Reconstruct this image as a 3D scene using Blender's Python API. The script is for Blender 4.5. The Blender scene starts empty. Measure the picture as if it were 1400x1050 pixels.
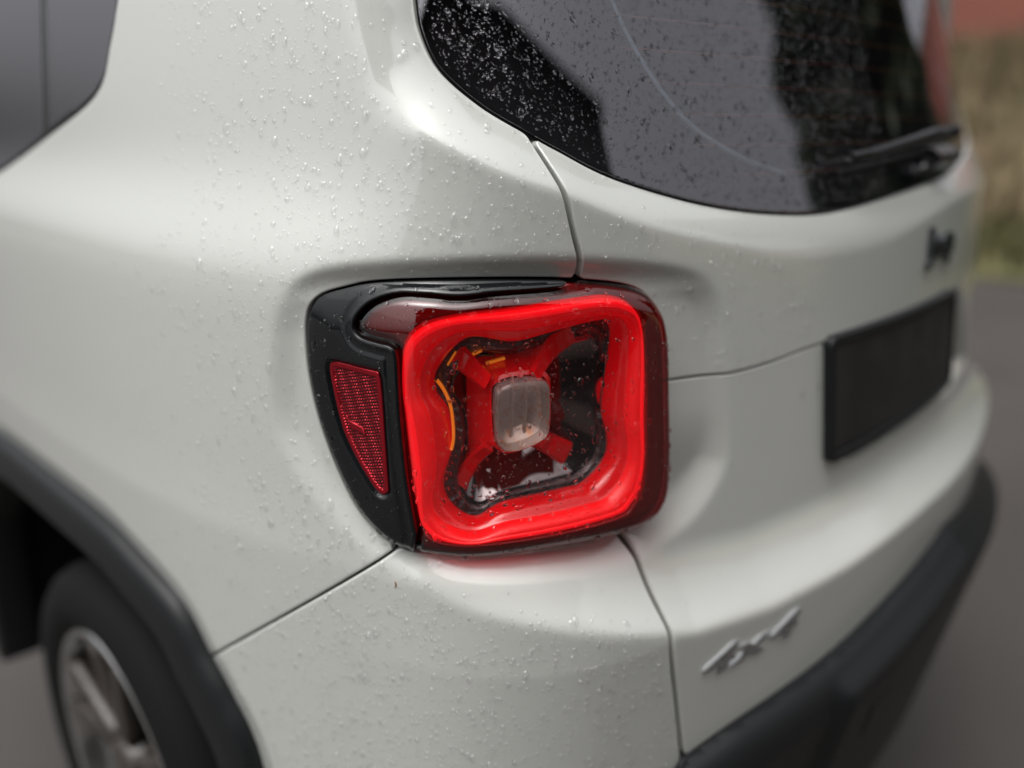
import bpy, bmesh, math, random
import numpy as np
from mathutils import Vector, Matrix
random.seed(7); rng = np.random.default_rng(7)
sc = bpy.context.scene
# ---------------------------------------------------------------- camera
cam_d = bpy.data.cameras.new('camera'); cam = bpy.data.objects.new('camera', cam_d)
sc.collection.objects.link(cam); sc.camera = cam
cam_d.sensor_width = 36.0; cam_d.lens = 36.0*1150/1400; cam_d.clip_end = 2000; cam_d.clip_start = .02
YAW, PITCH, ROLL = math.radians(44.2), math.radians(-17.4), math.radians(.2)
cf = Vector((math.cos(PITCH)*math.cos(YAW), math.cos(PITCH)*math.sin(YAW), math.sin(PITCH)))
cr_ = Vector((math.sin(YAW), -math.cos(YAW), 0)); cu_ = cr_.cross(cf)
r2 = math.cos(ROLL)*cr_+math.sin(ROLL)*cu_; u2 = -math.sin(ROLL)*cr_+math.cos(ROLL)*cu_
M = Matrix(((r2.x, u2.x, -cf.x), (r2.y, u2.y, -cf.y), (r2.z, u2.z, -cf.z))).to_4x4()
M.translation = Vector((-1.265, -.375, 1.222)); cam.matrix_world = M
cam_d.dof.use_dof = True; cam_d.dof.focus_distance = .782; cam_d.dof.aperture_fstop = cam_d.lens/26.0
cam_d.dof.aperture_blades = 0
# ---------------------------------------------------------------- sky, sun, exposure
SUN_EL, SUN_AZ = math.radians(70), math.radians(176)     # azimuth: direction the light comes from, from +x towards +y
world = bpy.data.worlds.new('World'); sc.world = world; world.use_nodes = True
wn = world.node_tree; wn.nodes.clear()
sky = wn.nodes.new('ShaderNodeTexSky'); sky.sky_type = 'NISHITA'; sky.sun_disc = False
sky.sun_elevation = SUN_EL; sky.sun_rotation = math.radians(90)-SUN_AZ; sky.air_density = 1.0; sky.dust_density = 6.0; sky.ozone_density = 1.0
hs = wn.nodes.new('ShaderNodeHueSaturation'); hs.inputs['Saturation'].default_value = .12
bg = wn.nodes.new('ShaderNodeBackground'); bg.inputs['Strength'].default_value = .15
wo = wn.nodes.new('ShaderNodeOutputWorld')
wn.links.new(sky.outputs[0], hs.inputs['Color']); # overcast: brighter overhead than at the horizon, all the way round
wt = wn.nodes.new('ShaderNodeTexCoord'); wx = wn.nodes.new('ShaderNodeSeparateXYZ'); wr = wn.nodes.new('ShaderNodeMapRange')
wr.inputs['From Min'].default_value = 0; wr.inputs['From Max'].default_value = 1; wr.inputs['To Min'].default_value = .75; wr.inputs['To Max'].default_value = 1.7
wm = wn.nodes.new('ShaderNodeVectorMath'); wm.operation = 'SCALE'
wn.links.new(wt.outputs['Generated'], wx.inputs[0]); wn.links.new(wx.outputs['Z'], wr.inputs['Value'])
wn.links.new(hs.outputs[0], wm.inputs[0]); wn.links.new(wr.outputs[0], wm.inputs['Scale']); wn.links.new(wm.outputs[0], bg.inputs['Color']); wn.links.new(bg.outputs[0], wo.inputs['Surface'])
sun_d = bpy.data.lights.new('sun', 'SUN'); sun_d.energy = .5; sun_d.angle = math.radians(100); sun_d.color = (1, .98, .95)
sun = bpy.data.objects.new('sun', sun_d); sc.collection.objects.link(sun)
sd = Vector((math.cos(SUN_EL)*math.cos(SUN_AZ), math.cos(SUN_EL)*math.sin(SUN_AZ), math.sin(SUN_EL)))
sun.rotation_euler = sd.to_track_quat('Z', 'Y').to_euler(); sun.location = (0, 0, 8)
sc.view_settings.view_transform = 'Standard'; sc.view_settings.look = 'None'; sc.view_settings.gamma = 1
sc.view_settings.exposure = .14
sc.render.engine = 'CYCLES'
sc.cycles.use_denoising = True; sc.cycles.denoiser = 'OPENIMAGEDENOISE'
sc.cycles.max_bounces = 14; sc.cycles.transparent_max_bounces = 16; sc.cycles.transmission_bounces = 8; sc.cycles.glossy_bounces = 6
sc.cycles.sample_clamp_indirect = 8
# ---------------------------------------------------------------- body surface
# (s, z): s = metres along the car's plan outline (0 = middle of the tail, negative = left side), z = height,
# o = metres out of the plan outline along its normal.
CP = np.array([(-.885,2.3),(-.897,1.8),(-.91,1.4),(-.916,1.1),(-.916,.85),(-.912,.65),(-.898,.48),(-.868,.34),(-.83,.22),
               (-.765,.142),(-.675,.098),(-.56,.068),(-.42,.042),(-.26,.020),(-.09,.008)])
CP = np.vstack([CP, CP[::-1]*[-1, 1]+np.stack([np.zeros(len(CP)), .040*np.clip(-CP[::-1, 0]/.6, 0, 1.4)**1.5], 1)])
def bspl(cp, n=40):
    t = np.linspace(0, 1, n, endpoint=False)[:, None]; o = []
    for i in range(len(cp)-3):
        p = cp[i:i+4]
        o.append(((1-t)**3*p[0]+(3*t**3-6*t**2+4)*p[1]+(-3*t**3+3*t**2+3*t+1)*p[2]+t**3*p[3])/6)
    return np.vstack(o)
PL = bspl(CP); PS = np.r_[0, np.cumsum(np.linalg.norm(np.diff(PL, axis=0), axis=1))]
PS -= np.interp(0, PL[:, 0], PS)
PT = np.gradient(PL, PS, axis=0); PT /= np.linalg.norm(PT, axis=1)[:, None]
PN = np.stack([PT[:, 1], -PT[:, 0]], 1)
def P(s, z, o=0.):
    s = np.asarray(s, float); z = np.asarray(z, float)
    x = np.interp(s, PS, PL[:, 0]); y = np.interp(s, PS, PL[:, 1])
    nx = np.interp(s, PS, PN[:, 0]); ny = np.interp(s, PS, PN[:, 1])
    return np.stack([x+nx*o, y+ny*o, z+0*s], -1)
def sm(t): t = np.clip(t, 0, 1); return t*t*(3-2*t)
def crom(pts, closed=True, n=8, sharp=()):
    """Catmull-Rom through the points"""
    p = np.array(pts, float); k = len(p); out = []
    for i in range(k if closed else k-1):
        a, b, c, d = (p[(i-1) % k], p[i], p[(i+1) % k], p[(i+2) % k]) if closed else (p[max(i-1, 0)], p[i], p[i+1], p[min(i+2, k-1)])
        if i in sharp: a = b
        if (i+1) % k in sharp: d = c
        t = np.linspace(0, 1, n, endpoint=False)[:, None]
        out.append(.5*(2*b+(c-a)*t+(2*a-5*b+4*c-d)*t*t+(3*b-a-3*c+d)*t**3))
    if not closed: out.append(p[-1:])
    return np.vstack(out)
def sdf(poly):
    """signed distance function (inside > 0) of a closed polygon in (s, z)"""
    a = np.array(poly, float); b = np.roll(a, -1, 0); e = b-a; ee = (e**2).sum(1)+1e-18
    def f(s, z):
        s = np.asarray(s, float); z = np.asarray(z, float); sh = s.shape; s = s.ravel(); z = z.ravel()
        best = np.full(s.shape, 1e9); ins = np.zeros(s.shape, bool)
        for i in range(len(a)):
            ds = s-a[i, 0]; dz = z-a[i, 1]
            t = np.clip((ds*e[i, 0]+dz*e[i, 1])/ee[i], 0, 1)
            d = (ds-t*e[i, 0])**2+(dz-t*e[i, 1])**2
            np.minimum(best, d, out=best)
            if a[i, 1] != b[i, 1]:
                c = (a[i, 1] > z) != (b[i, 1] > z)
                ins ^= c & (ds < e[i, 0]*(z-a[i, 1])/e[i, 1])
        return np.where(ins, 1, -1).reshape(sh)*np.sqrt(best).reshape(sh)
    return f
ARC = (.85, .215)            # wheel centre (y, z)
ARC_S = None
def setup(CV):
    """CV: the traced lines of the body in (s, z)"""
    global ARC_S
    g = {}
    ARC_S = np.interp(-ARC[0], -PL[:len(PL)//2, 1], PS[:len(PL)//2])
    mir = lambda c: [(-s, z) for s, z in c[::-1]]
    cr = CV['crease']; g['crease'] = sdf(np.vstack([crom([(cr[0][0]-.022, 1.62), (cr[0][0]-.015, 1.42), (cr[0][0]-.008, 1.358)]+cr+[(cr[-1][0]+.1, cr[-1][1]+.012)], False, 6), [(.75, 1.12), (.9, 1.3), (.9, 1.62)]]))
    gl = CV['glass']; g['glass_poly'] = np.vstack([crom([(gl[0][0]-.020, 1.56), (gl[0][0]-.016, 1.42), (gl[0][0]-.009, 1.358)]+gl+[(gl[-1][0]+.1, gl[-1][1]+.010)], False, 6), [(.66, 1.2), (.8, 1.35), (.8, 1.56)]])
    g['glass'] = sdf(g['glass_poly'])
    g['recess'] = sdf(crom(CV['rec'], True, 5))
    g['out'] = sdf(crom(CV['out'], True, 6, sharp=CV.get('out_sharp', ())))
    s1 = CV['s1']; g['tail'] = sdf(np.vstack([[(-.84, 1.7), (-.79, 1.27)], crom(s1, False, 4), [(-.52, .3), (.80, .3), (.80, 1.7)]]))
    s2 = np.array(CV['s2']); d = (s2[-1]-s2[-2])/np.linalg.norm(s2[-1]-s2[-2])
    g['low'] = sdf(np.vstack([[(1.6, s2[0, 1]+.02), (-.70, s2[0, 1]+.02)], s2, [s2[-1]+d*.6], [(-2.6, .1), (1.6, .1)]]))
    s3 = CV['s3']; g['s3'] = sdf(np.vstack([[(-.72, s3[0][1]+.006)], crom(s3, False, 4), [(.8, s3[-1][1]), (.8, 2.0), (-.72, 2.0)]]))
    b = CV['bump']; g['bump'] = sdf(np.vstack([[(-1.4, .2)], [(-1.1, .36), (-.75, .42), (-.62, .462)], crom(b, False, 4), [(.9, .50), (1.4, .36), (1.4, 0), (-1.4, 0)]]))
    w = CV['win']; g['win'] = sdf(np.vstack([[(w[0][0]+.012, 1.55), (w[0][0]+.010, 1.40)], crom(w, False, 5), [(-2.0, w[-1][1]-.05), (-2.35, w[-1][1]-.09), (-2.35, 1.55)]]))
    g['plate'] = sdf(crom(CV['recplate'], True, 3, sharp=(0, 1, 2, 3)))
    le = np.array(CV['ledge'])
    g['ledge'] = lambda s: np.interp(s, le[:, 0], le[:, 1])
    ar = np.array(CV['arch']); ar = ar[np.argsort(-ar[:, 0])]; ar = ar[ar[:, 0] > ARC_S]
    ac_ = ARC_S-.10; top = ar[-1, 1]; ar = np.vstack([[(ar[0, 0]+.045, .12), (ar[0, 0]+.035, .28)], ar, [(ac_, top+.004)]])
    ar = np.vstack([ar, [(2*ac_-a, b) for a, b in ar[-2::-1]]])
    g['arch_line'] = crom(ar, False, 8)
    g['arch'] = sdf(g['arch_line'])
    return g
G = {}
def w_side(s): return 1-sm((s+1.02)/.30)
def off_glass(s, z):
    """the outside of the rear window: leans forward"""
    return -.030-.065*np.clip(z-.70, 0, None)-.26*(z-1.15)+.020*sm((-.76-s)/.16)
def off_base(s, z):
    ws = w_side(s)
    rear = -.065*np.clip(z-.70, 0, None)
    q = lambda a: np.where(z > a, z-a, 0)
    sp = lambda a, w: w*np.log1p(np.exp(np.clip((z-a)/w, -40, 40)))
    side = -.40*(sp(1.085, .014)-sp(1.165, .022))-.11*sp(1.17, .05)-.03*np.clip(z-.8, 0, None)
    return ws*side+(1-ws)*rear
def off_body(s, z):
    s = np.asarray(s, float); z = np.asarray(z, float)
    o = off_base(s, z)
    d = G['crease'](s, z)
    k = .0022+.007*sm((-.84-s)/.06); dd = k*np.log1p(np.exp(np.clip(d/k, -40, 40)))
    gd = np.clip(-G['glass'](s, z), 0, None)
    t = dd/(dd+gd+1e-6)
    o = o*(1-t)+(off_glass(s, z)+.0045)*t
    r = G['recess'](s, z)
    tp = sm((z-1.055)/.03); kk = .0030-.0012*tp; r = kk*np.log1p(np.exp(np.clip(r/kk, -40, 40))); bt = sm((.93-z)/.13)*sm((s+.88)/.08); wd = .026-.005*tp+.010*bt; r = wd-.004*np.log1p(np.exp(np.clip((wd-r)/.004, -40, 40)))
    o = o-(.36+.36*tp+.34*bt)*r*(1-.8*sm((-.93-s)/.10)*sm((.93-z)/.08))
    zl = G['ledge'](s); A = .042*sm((s+.93)/.26)+.002
    w = .085; t = (zl+w-z)/w
    t = .035*np.log1p(np.exp(np.clip(t/.035, -40, 40)))
    t = 1-.035*np.log1p(np.exp(np.clip((1-t)/.035, -40, 40)))
    o = o+A*np.clip(t, 0, 1)**1.8
    o = o-.022*np.clip(zl-z, 0, None)**1*sm((s+1.0)/.3)*1.2
    o = o-.22*np.clip(.034+G['arch'](s, z), 0, .034)*w_side(s)
    o = o-.020*sm(G['plate'](s, z)/.016)
    return o
def off_light(s, z):
    """outside of the tail light (lens and black trim)"""
    b = off_base(s, z)
    d = G['out'](s, z)
    A = .010+.020*sm((s+.96)/.14)
    t = np.clip((d+.001)/(.022+.026*sm((z-.98)/.08)*sm((-.64-s)/.08)), 0, 1)
    return b-.014+A*np.sqrt(np.clip(1-(1-t)**2, 0, 1))+.004*sm(d/.10)
CV = {
 'glass': [(-.8706,1.325),(-.8597,1.2968),(-.833,1.2656),(-.7818,1.2375),(-.7209,1.2121),(-.6828,1.1957),(-.6148,1.1678),(-.4985,1.1386),(-.3797,1.1223),(-.2606,1.1177),(-.0741,1.1295),(.184,1.1478)],
 'crease': [(-.9282,1.3223),(-.9182,1.2858),(-.9041,1.246),(-.8733,1.2214),(-.825,1.2033),(-.7504,1.1756),(-.6927,1.1587),(-.6024,1.1282),(-.477,1.098),(-.3464,1.0734),(-.178,1.073),(.014,1.1008)],
 'rec': [(-1.0138,0.9457),(-1.0084,1.0137),(-1.0008,1.0434),(-.9804,1.0731),(-.9474,1.0902),(-.8848,1.1),(-.7889,1.1044),(-.6888,1.1012),(-.582,1.0865),(-.5198,1.0676),(-.4908,1.0339),(-.4799,0.9686),(-.4725,0.8836),(-.4827,0.8428),(-.5338,0.7995),(-.6193,0.7811),(-.7284,0.7913),(-.8142,0.797),(-.8886,0.81),(-.9642,0.8618),(-.9993,0.9019)],
 'ledge': [(-.8452,0.7926),(-.7943,0.7725),(-.7306,0.7549),(-.6564,0.7291),(-.5595,0.6997),(-.4354,0.6851),(-.2809,0.6831),(-.0654,0.6946),(.2546,0.6992)],
 'bump': [(-.5677,0.5318),(-.487,0.5441),(-.3171,0.5562),(-.1742,0.5786),(.0544,0.6191)],
 's1': [(-.7153,1.2089),(-.7102,1.1962),(-.6947,1.1587),(-.685,1.1224),(-.6777,1.0984),(-.6736,1.0793),(-.6569,0.9631),(-.6337,0.853),(-.6241,0.812),(-.6113,0.7845),(-.6048,0.7513),(-.599,0.7191),(-.593,0.6745),(-.5789,0.6071),(-.563,0.5295)],
 's2': [(-.8572,0.8298),(-.8714,0.8227),(-1.1879,0.5813)],
 's3': [(-.5534,0.9631),(-.4706,0.959),(-.3938,0.9605),(-.2903,0.9667),(.1287,0.9761)],
 'recplate': [(-.2984,0.9671),(-.218,0.7928),(.4017,0.8054),(.1947,0.9722)],
 'out': [(-.6734,1.0779),(-.7481,1.0835),(-.8275,1.0845),(-.8896,1.0812),(-.9252,1.0741),(-.9587,1.0614),(-.9722,1.0341),(-.9702,0.9799),(-.9545,0.9222),(-.9258,0.8656),(-.896,0.8363),(-.8661,0.8224),(-.8303,0.8182),(-.7926,0.8147),(-.7173,0.8157),(-.6366,0.813),(-.6053,0.8155),(-.5796,0.8276),(-.5667,0.861),(-.5678,0.941),(-.572,1.0153),(-.5846,1.0475),(-.6118,1.0668)],
 'arch': [(-1.8029,0.7029),(-1.6485,0.7154),(-1.5249,0.7161),(-1.4113,0.706),(-1.3176,0.6894),(-1.2166,0.6562),(-1.1653,0.6012),(-1.1296,0.5606),(-1.0875,0.4863)],
 'win': [(-1.3154,1.3481),(-1.3343,1.3033),(-1.3754,1.2488),(-1.5432,1.1965),(-1.713,1.1477)],
 'trim_in': [(-.8533,0.8188),(-.8471,0.8438),(-.8487,0.8589),(-.855,0.9068),(-.8599,0.97),(-.8622,1.0173),(-.868,1.0274),(-.8833,1.0298),(-.9022,1.033),(-.9092,1.0408),(-.9051,1.0524),(-.8902,1.0651),(-.8643,1.0729),(-.8316,1.0729),(-.8038,1.0712),(-.7683,1.0737),(-.7071,1.074),(-.6897,1.0757),(-.6708,1.0789)],
 'refl': [(-.941,0.9999),(-.9333,1.0046),(-.8857,1.0026),(-.8795,0.9953),(-.8765,0.9395),(-.8745,0.887),(-.8821,0.8816),(-.8961,0.8927),(-.9259,0.9355),(-.9399,0.9857)],
 'face': [(-.8557,1.0311),(-.8401,1.0493),(-.8105,1.0576),(-.7555,1.062),(-.6949,1.0655),(-.655,1.0658),(-.6306,1.056),(-.6195,1.0304),(-.6136,0.9565),(-.6158,0.8806),(-.6289,0.8502),(-.6545,0.8402),(-.7592,0.8375),(-.8133,0.8374),(-.8386,0.8486),(-.8488,0.8779),(-.8562,0.9425),(-.8587,0.9976)],
 'ringA': [(-.8597,1.0279),(-.8431,1.0465),(-.8113,1.0552),(-.7532,1.06),(-.6912,1.064),(-.6494,1.064),(-.6209,1.0528),(-.6077,1.026),(-.6031,0.9506),(-.6053,0.8728),(-.6196,0.8439),(-.6449,0.8353),(-.7561,0.8326),(-.8144,0.8327),(-.8415,0.8443),(-.8511,0.8717),(-.8593,0.9372),(-.8632,0.9935)],
 'ringB': [(-.8331,0.9963),(-.797,1.0263),(-.7449,1.0199),(-.7009,1.026),(-.6559,1.0327),(-.6297,1.0322),(-.6201,1.0177),(-.625,0.9844),(-.6319,0.9392),(-.6241,0.9064),(-.6301,0.8835),(-.6591,0.8633),(-.6852,0.8617),(-.7564,0.8575),(-.7913,0.8445),(-.8192,0.8591),(-.8281,0.8821),(-.8157,0.9236),(-.8219,0.9567),(-.8359,0.9748)],
 'bez': [(-.8149,0.9835),(-.7873,1.0026),(-.7382,1.0002),(-.6905,1.0083),(-.6522,1.0149),(-.6307,1.0096),(-.6249,0.9951),(-.627,0.9644),(-.6313,0.9334),(-.6274,0.9007),(-.6377,0.8782),(-.6588,0.8673),(-.6832,0.8658),(-.7508,0.8611),(-.7851,0.8494),(-.8043,0.8619),(-.8068,0.8893),(-.7985,0.9198),(-.8029,0.95),(-.8152,0.9666)],
 'lampo': [(-.7717,0.9754),(-.767,0.9842),(-.7546,0.989),(-.7262,0.9895),(-.7151,0.9842),(-.7128,0.971),(-.714,0.9398),(-.7198,0.9302),(-.7351,0.9239),(-.7555,0.9209),(-.7663,0.9262),(-.7707,0.9381)],
 'amber': [(-.8324,0.988),(-.8253,0.9795),(-.8183,0.9652),(-.8153,0.9486),(-.8148,0.9303),(-.8174,0.9193)],
}
G.update(setup(CV))
C = sc.collection
# ---------------------------------------------------------------- materials
def mat(name):
    m = bpy.data.materials.new(name); m.use_nodes = True
    return m, m.node_tree.nodes, m.node_tree.links, m.node_tree.nodes['Principled BSDF']
def pmat(name, col, rough=.5, metal=0., coat=0., coat_r=.03, ior=1.5, bump=None, var=None, emit=None):
    m, n, l, b = mat(name)
    b.inputs['Base Color'].default_value = (*col, 1); b.inputs['Roughness'].default_value = rough
    b.inputs['Metallic'].default_value = metal; b.inputs['Coat Weight'].default_value = coat
    b.inputs['Coat Roughness'].default_value = coat_r; b.inputs['Coat IOR'].default_value = 1.72 if coat >= 1 else 1.5; b.inputs['IOR'].default_value = ior
    if emit: b.inputs['Emission Color'].default_value = (*emit[0], 1); b.inputs['Emission Strength'].default_value = emit[1]
    if bump or var:
        tc = n.new('ShaderNodeTexCoord')
    if var:       # (scale, colour 2, contrast low, high)
        nz = n.new('ShaderNodeTexNoise'); nz.inputs['Scale'].default_value = var[0]; nz.inputs['Detail'].default_value = 6
        rp = n.new('ShaderNodeValToRGB'); rp.color_ramp.elements[0].position = var[2]; rp.color_ramp.elements[1].position = var[3]
        rp.color_ramp.elements[0].color = (*col, 1); rp.color_ramp.elements[1].color = (*var[1], 1)
        l.new(tc.outputs['Object'], nz.inputs['Vector']); l.new(nz.outputs['Fac'], rp.inputs['Fac']); l.new(rp.outputs[0], b.inputs['Base Color'])
    if bump:      # (scale, strength, distance)
        nz = n.new('ShaderNodeTexNoise'); nz.inputs['Scale'].default_value = bump[0]; nz.inputs['Detail'].default_value = 5
        bp = n.new('ShaderNodeBump'); bp.inputs['Strength'].default_value = bump[1]; bp.inputs['Distance'].default_value = bump[2]
        l.new(tc.outputs['Object'], nz.inputs['Vector']); l.new(nz.outputs['Fac'], bp.inputs['Height']); l.new(bp.outputs[0], b.inputs['Normal'])
    return m
def outer(n, l, fr):
    """mirror only on the outer face, so that light leaving from inside is not trapped"""
    ge = n.new('ShaderNodeNewGeometry'); a = n.new('ShaderNodeMath'); a.operation = 'SUBTRACT'; a.inputs[0].default_value = 1.
    l.new(ge.outputs['Backfacing'], a.inputs[1]); b = n.new('ShaderNodeMath'); b.operation = 'MULTIPLY'
    l.new(fr.outputs[0], b.inputs[0]); l.new(a.outputs[0], b.inputs[1]); return b.outputs[0]
def film(name, tint, ior=1.5, rough=0.0, bump=None, gcol=(1, 1, 1)):
    """a clear or tinted pane: lets light straight through, mirrors by Fresnel"""
    m, n, l, b = mat(name); n.remove(b)
    out = n['Material Output']; tr = n.new('ShaderNodeBsdfTransparent'); tr.inputs[0].default_value = (*tint, 1)
    gl = n.new('ShaderNodeBsdfGlossy'); gl.inputs['Roughness'].default_value = rough; gl.inputs['Color'].default_value = (*gcol, 1)
    fr = n.new('ShaderNodeFresnel'); fr.inputs['IOR'].default_value = ior
    mx = n.new('ShaderNodeMixShader'); l.new(outer(n, l, fr), mx.inputs[0]); l.new(tr.outputs[0], mx.inputs[1]); l.new(gl.outputs[0], mx.inputs[2])
    l.new(mx.outputs[0], out.inputs['Surface'])
    if bump:
        tc = n.new('ShaderNodeTexCoord'); nz = n.new('ShaderNodeTexNoise'); nz.inputs['Scale'].default_value = bump[0]
        bp = n.new('ShaderNodeBump'); bp.inputs['Strength'].default_value = bump[1]; bp.inputs['Distance'].default_value = bump[2]
        l.new(tc.outputs['Object'], nz.inputs['Vector']); l.new(nz.outputs['Fac'], bp.inputs['Height']); l.new(bp.outputs[0], gl.inputs['Normal']); l.new(bp.outputs[0], fr.inputs['Normal'])
    return m
def water_mat(name='rain_water', k=.16, ior=1.9):
    m, n, l, b = mat(name); n.remove(b); out = n['Material Output']
    tr = n.new('ShaderNodeBsdfTransparent'); gl = n.new('ShaderNodeBsdfGlossy'); gl.inputs['Roughness'].default_value = .02
    fr = n.new('ShaderNodeFresnel'); fr.inputs['IOR'].default_value = ior; mx = n.new('ShaderNodeMixShader')
    l.new(outer(n, l, fr), mx.inputs[0]); l.new(tr.outputs[0], mx.inputs[1]); l.new(gl.outputs[0], mx.inputs[2])
    ga = n.new('ShaderNodeBsdfGlass'); ga.inputs['IOR'].default_value = 1.33; ga.inputs['Roughness'].default_value = 0
    m2 = n.new('ShaderNodeMixShader'); m2.inputs[0].default_value = k
    l.new(mx.outputs[0], m2.inputs[1]); l.new(ga.outputs[0], m2.inputs[2]); l.new(m2.outputs[0], out.inputs['Surface'])
    return m
MT = {}
MT['paint'] = pmat('off_white_paint', (.615, .628, .588), .30, coat=1.0, coat_r=.02, bump=(900, .02, .0002))
MT['liner'] = pmat('dark_liner', (.008, .008, .009), .9)
MT['gloss_black'] = pmat('gloss_black_trim', (.006, .007, .008), .03, ior=1.5)
MT['plastic'] = pmat('grey_black_plastic', (.010, .011, .012), .46, ior=1.38, bump=(1500, .25, .0004))
MT['satin'] = pmat('satin_black', (.02, .02, .022), .28)
MT['rubber'] = pmat('rubber', (.005, .005, .005), .8, ior=1.3, bump=(300, .3, .001))
MT['chrome'] = pmat('chrome', (.75, .75, .77), .10, metal=1.0)
MT['darkchrome'] = pmat('smoked_chrome', (.42, .24, .22), .06, metal=1.0, bump=(130, .8, .006))
MT['redchrome'] = pmat('red_reflector', (.50, .05, .045), .10, metal=1.0, bump=(60, .25, .003))
MT['ring'] = pmat('red_light_guide', (.80, .003, .006), .35, coat=.0, coat_r=.05, emit=((1.0, .004, .010), .23))
MT['ring_core'] = pmat('glowing_core', (.85, .003, .006), .3, emit=((1.0, .006, .014), .55))
MT['ring_wall'] = pmat('red_ring_wall', (.60, .003, .006), .22, coat=.5, coat_r=.05, emit=((1.0, .004, .010), .16))
MT['redplastic_glow'] = pmat('red_plastic_glow', (.55, .006, .009), .12, coat=.8, bump=(30, .12, .004), emit=((1, .01, .012), .05))  # faint glow put in for the ring's red light on the plastic
MT['darkred'] = pmat('dark_red_plastic', (.30, .008, .014), .25, coat=.4)
MT['blackbowl'] = pmat('black_bowl', (.008, .006, .007), .06, coat=1.0, coat_r=.03, ior=2.2)
MT['wavyblack'] = pmat('wavy_black', (.010, .006, .007), .05, coat=1.0, coat_r=.02, ior=1.9, bump=(110, .9, .008))
MT['amber'] = pmat('amber_glint', (.9, .22, .02), .2, coat=.8, emit=((1, .30, .02), .3))  # amber inserts, made glowing to stand for glints in the lamp
MT['lens_clear'] = film('clear_lens', (.92, .82, .82), 1.6)
MT['lens_red'] = film('dark_red_lens', (.52, .028, .040), 1.7)
MT['lamp_cover'] = film('lamp_cover', (.95, .93, .9), 1.5, bump=(150, .3, .003))
_n, _l = MT['lamp_cover'].node_tree.nodes, MT['lamp_cover'].node_tree.links
_d = _n.new('ShaderNodeBsdfDiffuse'); _d.inputs[0].default_value = (.55, .50, .47, 1); _m = _n.new('ShaderNodeMixShader'); _m.inputs[0].default_value = .22
_o = _n['Material Output']; _s = _o.inputs['Surface'].links[0].from_socket; _l.new(_s, _m.inputs[1]); _l.new(_d.outputs[0], _m.inputs[2]); _l.new(_m.outputs[0], _o.inputs['Surface'])
MT['glass'] = film('privacy_glass', (.40, .40, .43), 2.5, gcol=(.96, .94, 1.0))
MT['side_glass'] = film('side_glass', (.40, .40, .43), 2.9, gcol=(.96, .94, 1.0))
MT['water'] = water_mat()
MT['water_glass'] = water_mat('rain_water_on_glass', .92, 1.33)
MT['wire'] = pmat('heater_wire', (.50, .17, .07), .5)
MT['busbar'] = pmat('frit_edge', (.55, .70, .75), .5)
MT['frit'] = pmat('black_frit', (.006, .006, .008), .6)
MT['retro'] = pmat('retro_reflector', (.36, .012, .022), .16, metal=.7, emit=None)
MT['plate'] = pmat('black_plate', (.012, .012, .013), .5, var=(14, (.03, .028, .026), .45, .7))
MT['alloy'] = pmat('alloy', (.62, .62, .62), .22, metal=1.0)
MT['alloy_dark'] = pmat('alloy_pocket', (.045, .038, .032), .35)
MT['lampmetal'] = pmat('lamp_reflector', (.60, .56, .52), .5, metal=1.0, var=(120, (.60, .30, .14), .50, .66))
MT['badge'] = pmat('badge_chrome', (.62, .63, .65), .16, metal=1.0)
MT['badge_dark'] = pmat('badge_dark', (.10, .11, .125), .25, metal=.8)
MT['seed'] = pmat('seed_husk', (.30, .12, .03), .6)
# ---------------------------------------------------------------- helpers
def tag(o, label, cat, group=None, kind=None):
    if label: o['label'] = label
    if cat: o['category'] = cat
    if group: o['group'] = group
    if kind: o['kind'] = kind
    return o
def empty(name, loc=(0, 0, 0), parent=None):
    o = bpy.data.objects.new(name, None); C.objects.link(o); o.location = loc; o.empty_display_size = .1
    if parent: o.parent = parent
    return o
def add(name, verts, faces, m, parent=None, smooth=True):
    me = bpy.data.meshes.new(name); v = np.asarray(verts, float)
    me.from_pydata(v.tolist(), [], faces); me.materials.append(MT[m] if isinstance(m, str) else m)
    if smooth: me.polygons.foreach_set('use_smooth', np.ones(len(me.polygons), bool))
    me.update()
    o = bpy.data.objects.new(name, me); C.objects.link(o)
    if parent: o.parent = parent
    return o
def axis(*seg):
    """grid lines: (start, end, step) pieces"""
    out = [np.linspace(a, b, max(2, int(round((b-a)/st))+1))[:-1] for a, b, st in seg]
    return np.r_[np.concatenate(out), seg[-1][1]]
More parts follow.
